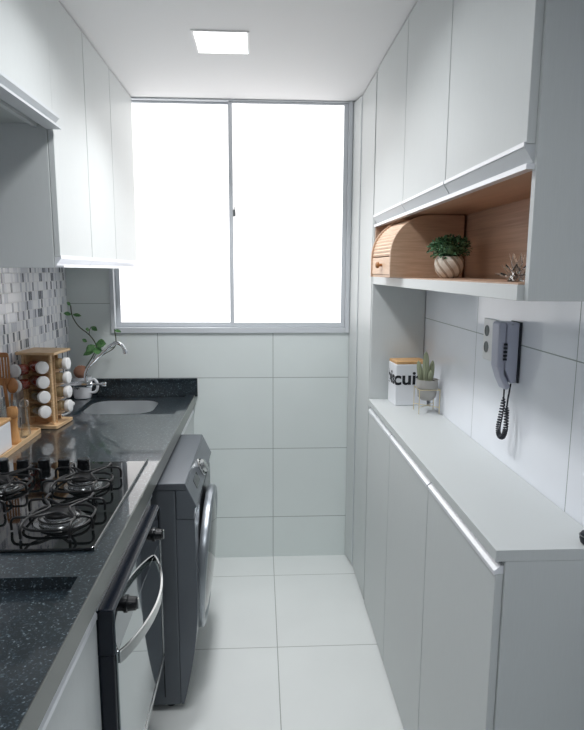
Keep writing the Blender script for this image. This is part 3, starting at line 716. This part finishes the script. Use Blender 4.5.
# ------------------------------------------------------------------ on the low cabinet: biscuit tin, cactus, dark knob
def wrap_text(name, body, size, m, parent, off, z, rx):
    """lettering that runs round the vertical corner at the local origin: left part on the -x face, right part on the -y face"""
    cu = bpy.data.curves.new(name, 'FONT'); cu.body = body; cu.size = size; cu.extrude = .0003; cu.offset = .0022; cu.space_character = 1.0
    tmp = bpy.data.objects.new(name, cu); C.objects.link(tmp)
    dg = bpy.context.evaluated_depsgraph_get(); me = bpy.data.meshes.new_from_object(tmp.evaluated_get(dg))
    bpy.data.objects.remove(tmp)
    w0 = max(v.co.x for v in me.vertices)
    me.transform(Matrix.Translation((-w0*.482*1.12, 0, 0)) @ Matrix.Diagonal((1.12, 1, 1, 1)))
    bm = bmesh.new(); bm.from_mesh(me)
    bmesh.ops.bisect_plane(bm, geom=bm.verts[:] + bm.edges[:] + bm.faces[:], plane_co=(0, 0, 0), plane_no=(1, 0, 0))
    keep = []
    for v in bm.verts:
        x, y, h = v.co.x, v.co.y, off + v.co.z + .0003
        v.co = Vector((x, -h, z+y)) if x > 1e-6 else (Vector((-h, -x, z+y)) if x < -1e-6 else Vector((-h, -h, z+y)))
    far = [v for v in bm.verts if v.co.y > .112]
    bmesh.ops.delete(bm, geom=far, context='VERTS')
    bm.to_mesh(me); bm.free(); me.materials.clear(); me.materials.append(m)
    o = bpy.data.objects.new(name, me); C.objects.link(o); o.parent = parent
    return o
cz = 1.0432
def tin():
    w, d, h = .148, .118, .186
    t = thing('biscuit_tin', 'white square canister with black lettering and wooden lid', 'canister', (.596, 2.535, cz), math.radians(4))
    obj('body', MB().box(0, w, 0, d, 0, h), M['white_enamel'], t, local=True, bevel=.004, seg=3)
    obj('lid', MB().box(.002, w-.002, .002, d-.002, h+.0002, h+.013), M['wood_lid'], t, local=True, bevel=.003)
    rx = Matrix.Rotation(pi/2, 4, 'X')
    wrap_text('lettering', 'biscuit', .083, M['ink'], t, .0006, .097, rx)
tin()
def cactus():
    c = (.702, 2.415, cz)
    t = thing('cactus_planter', 'small cactus in a rounded concrete bowl on a gold wire stand', 'plant', c)
    s = MB(); q = .043
    for dx, dy in ((-1, -1), (1, -1), (1, 1), (-1, 1)):
        s.tube([(dx*q, dy*q, .002), (dx*q, dy*q, .108)], .0018, 8)
    sq = [(-q, -q, .105), (q, -q, .105), (q, q, .105), (-q, q, .105)]
    s.tube([(-q, -q, .104), (q, -q, .104)], .0018, 8).tube([(q, -q, .104), (q, q, .104)], .0018, 8).tube([(q, q, .104), (-q, q, .104)], .0018, 8).tube([(-q, q, .104), (-q, -q, .104)], .0018, 8)
    s.tube([(-q, -q, .030), (q, q, .030)], .0016, 8).tube([(-q, q, .030), (q, -q, .030)], .0016, 8)
    obj('wire_stand', s, M['gold'], t, local=True)
    prof = [(.010, .052), (.024, .055), (.037, .068), (.0405, .088), (.0415, .108), (.0445, .1085), (.046, .143), (.043, .143), (.040, .129), (.01, .128)]
    obj('bowl', MB().lathe(prof, seg=36), M['concrete'], t, local=True, smooth=True)
    obj('soil', MB().lathe([(.0395, .129), (.039, .135), (.004, .137)], seg=24), M['soil'], t, local=True)
    def ribbed(base, tip, r, n=9, seg=36):
        b = Vector(base); e = Vector(tip); L = (e-b).length; m = MB(); prof = []
        qn = Vector((0,0,1)).rotation_difference((e-b).normalized()); rings = []
        for i in range(13):
            k = i/12; rr = r*(.75+.35*sin(pi*min(k*1.1, 1)))*(1 if k < .8 else max(.08, math.sqrt(max(0, 1-((k-.8)/.2)**2))))
            rings.append([m.bm.verts.new(b + qn @ Vector(((rr*(1+.14*cos(n*a)))*cos(a), (rr*(1+.14*cos(n*a)))*sin(a), L*k))) for a in [2*pi*j/seg for j in range(seg)]])
        for a, c_ in zip(rings, rings[1:]):
            for i in range(seg): m.bm.faces.new((a[i], a[(i+1) % seg], c_[(i+1) % seg], c_[i]))
        m.bm.faces.new(rings[0][::-1]); m.bm.faces.new(rings[-1])
        return m
    for bs, tp, r in (((-.008, -.006, .128), (-.012, -.008, .262), .0115), ((-.024, .006, .128), (-.040, .004, .222), .0095), ((.014, .004, .128), (.022, .006, .222), .0095), ((.004, -.018, .128), (.006, -.024, .185), .008)):
        obj('cactus_stem', ribbed(bs, tp, r), M['cactus'], t, local=True, smooth=True)
cactus()
c = (.7145, 1.184, 1.0435)
t = thing('round_knob', 'small dark grey round knob on the cabinet top at the right', 'knob', c)
obj('cap', MB().lathe([(.008, 0), (.013, .004), (.0155, .013), (.0155, .020), (.012, .028), (.004, .0305)], c, seg=28), M['phone_dark'], t, smooth=True)
obj('ring', MB().tube([(c[0]+.0158*cos(2*pi*i/28), c[1]+.0158*sin(2*pi*i/28), c[2]+.021) for i in range(28)], .0012, 8, True), M['plinth'], t, smooth=True)

# ------------------------------------------------------------------ intercom and socket on the right wall
def intercom():
    y0, y1, z0, z1 = 1.672, 1.735, 1.308, 1.490
    t = thing('intercom_phone', 'lavender grey wall intercom handset with coiled cord on the white tile', 'intercom', (XR-.001, (y0+y1)/2, z0))
    xw = XR-.001
    obj('wall_plate', MB().box(xw-.006, xw, y0-.003, y1+.003, z0+.002, z1), M['phone_dark'], t, bevel=.002)
    obj('base', MB().prism([(xw-.0062, z0+.004), (xw-.0062, z1-.002), (xw-.042, z1-.001), (xw-.042, z0+.045), (xw-.022, z0)], y0, y1), M['phone'], t, bevel=.004, seg=3)
    hs = obj('handset', MB().prism([(xw-.0425, z1-.003), (xw-.060, z1+.001), (xw-.066, z1-.008), (xw-.064, z0+.050), (xw-.052, z0+.014), (xw-.034, z0-.022), (xw-.020, z0-.012), (xw-.0425, z0+.030)], y0+.004, y1-.004), M['phone'], t, bevel=.006, seg=3)
    sl = MB()
    for k in range(5): sl.box(xw-.050, xw-.040, y0-.0012, y0+.006, z0+.070+.011*k, z0+.076+.011*k)
    obj('speaker_slots', sl, M['phone_dark'], t)
    obj('screw', MB().lathe([(.003, 0), (.0025, .002)], (xw-.030, y0-.0001, z1-.010), (0, -1, 0), 12), M['chrome'], t)
    # coiled cord hanging in a loop
    path = bez([(xw-.026, 1.706, z0-.004), (xw-.030, 1.700, 1.285), (xw-.034, 1.692, 1.250), (xw-.036, 1.700, 1.205), (xw-.036, 1.712, 1.165), (xw-.035, 1.704, 1.143), (xw-.034, 1.680, 1.146), (xw-.034, 1.664, 1.175), (xw-.032, 1.668, 1.215), (xw-.028, 1.676, 1.252), (xw-.018, 1.684, z0-.001)], 40)
    coil = []; n = len(path); 
    for i, p in enumerate(path):
        k = i/(n-1); tt = (path[min(i+1, n-1)] - path[max(i-1, 0)]).normalized(); u = Vector((1, 0, 0)); u = (u-tt*u.dot(tt)).normalized(); w = tt.cross(u)
        r = (.0058)*min(1, max(0, min(k-.16, .88-k)/.04)); a = i*2*pi/8
        coil.append(p + (u*cos(a) + w*sin(a))*r)
    obj('coiled_cord', MB().tube(coil, .0025, 6), M['phone_dark'], t, smooth=True)
intercom()
t = thing('wall_socket', 'white plate with two round grey outlets beside the intercom', 'socket', (XR-.001, 1.90, 1.345))
obj('plate', MB().box(XR-.010, XR-.0005, 1.845, 1.945, 1.345, 1.482), M['white_plastic'], t, bevel=.003)
for z in (1.388, 1.442):
    obj('outlet', MB().lathe([(.0185, 0), (.0185, .0015), (.015, .002), (.0145, .0005)], (XR-.0102, 1.912, z), (-1, 0, 0), 28), M['plinth'], t)

# ------------------------------------------------------------------ light
LA, LB, LC = 6.0, 6.2, 5.2
lamp('ceiling_lamp', -.241, -.046, 1.600, 1.811, 'unseen square LED ceiling lamp added as fill light for the near half', 'lamp')  # added fixture out of view, only there to brighten the room
def panel_light(name, x, y, power, spread):
    l = bpy.data.lights.new(name, 'AREA'); l.shape = 'RECTANGLE'; l.size = .19; l.size_y = .205; l.energy = power
    l.spread = math.radians(spread); l.color = (.972, .986, 1)
    o = bpy.data.objects.new(name, l); C.objects.link(o); o.location = (x, y, H-.0055)
panel_light('ceiling_area_light', -.1435, 2.4425, LA, 122)
panel_light('ceiling_area_light', -.1435, 1.7055, LB, 150)  # fill light under the added, unseen fixture
panel_light('ceiling_area_light', -.141, .45, LC, 145)  # unseen fill light added near the camera, no lamp built around it
w = bpy.data.worlds.new('world'); bpy.context.scene.world = w; w.use_nodes = True
w.node_tree.nodes['Background'].inputs[0].default_value = (.75, .85, 1, 1); w.node_tree.nodes['Background'].inputs[1].default_value = .5

# ------------------------------------------------------------------ camera
f, yw, pt, rl, hc = 590.2845, -.0538, -.1581, -.0046, 1.6342
def rot(v):
    X, Y, Z = v; c, s = cos(yw), sin(yw); xr = c*X+s*Y; yr = -s*X+c*Y
    c, s = cos(pt), sin(pt); d = c*yr+s*Z; zu = -s*yr+c*Z
    c, s = cos(rl), sin(rl); return (c*xr-s*zu, d, s*xr+c*zu)
cols = [rot(e) for e in ((1,0,0), (0,1,0), (0,0,1))]
right = Vector([c[0] for c in cols]); fwd = Vector([c[1] for c in cols]); up = Vector([c[2] for c in cols])
cam = bpy.data.cameras.new('camera'); co = bpy.data.objects.new('camera', cam); C.objects.link(co)
mw = Matrix.Identity(4)
for i in range(3): mw[i][0], mw[i][1], mw[i][2] = right[i], up[i], -fwd[i]
mw[2][3] = hc
co.matrix_world = mw
cam.sensor_width = 36; cam.lens = f/730*36; cam.clip_start = .02
sc = bpy.context.scene; sc.camera = co
sc.view_settings.view_transform = 'Standard'; sc.view_settings.look = 'None'; sc.view_settings.gamma = 1; sc.view_settings.exposure = 0.17
sc.view_settings.use_curve_mapping = False
sc.cycles.max_bounces = 10; sc.cycles.diffuse_bounces = 6; sc.cycles.glossy_bounces = 5; sc.cycles.transmission_bounces = 8
sc.cycles.caustics_reflective = False; sc.cycles.caustics_refractive = False
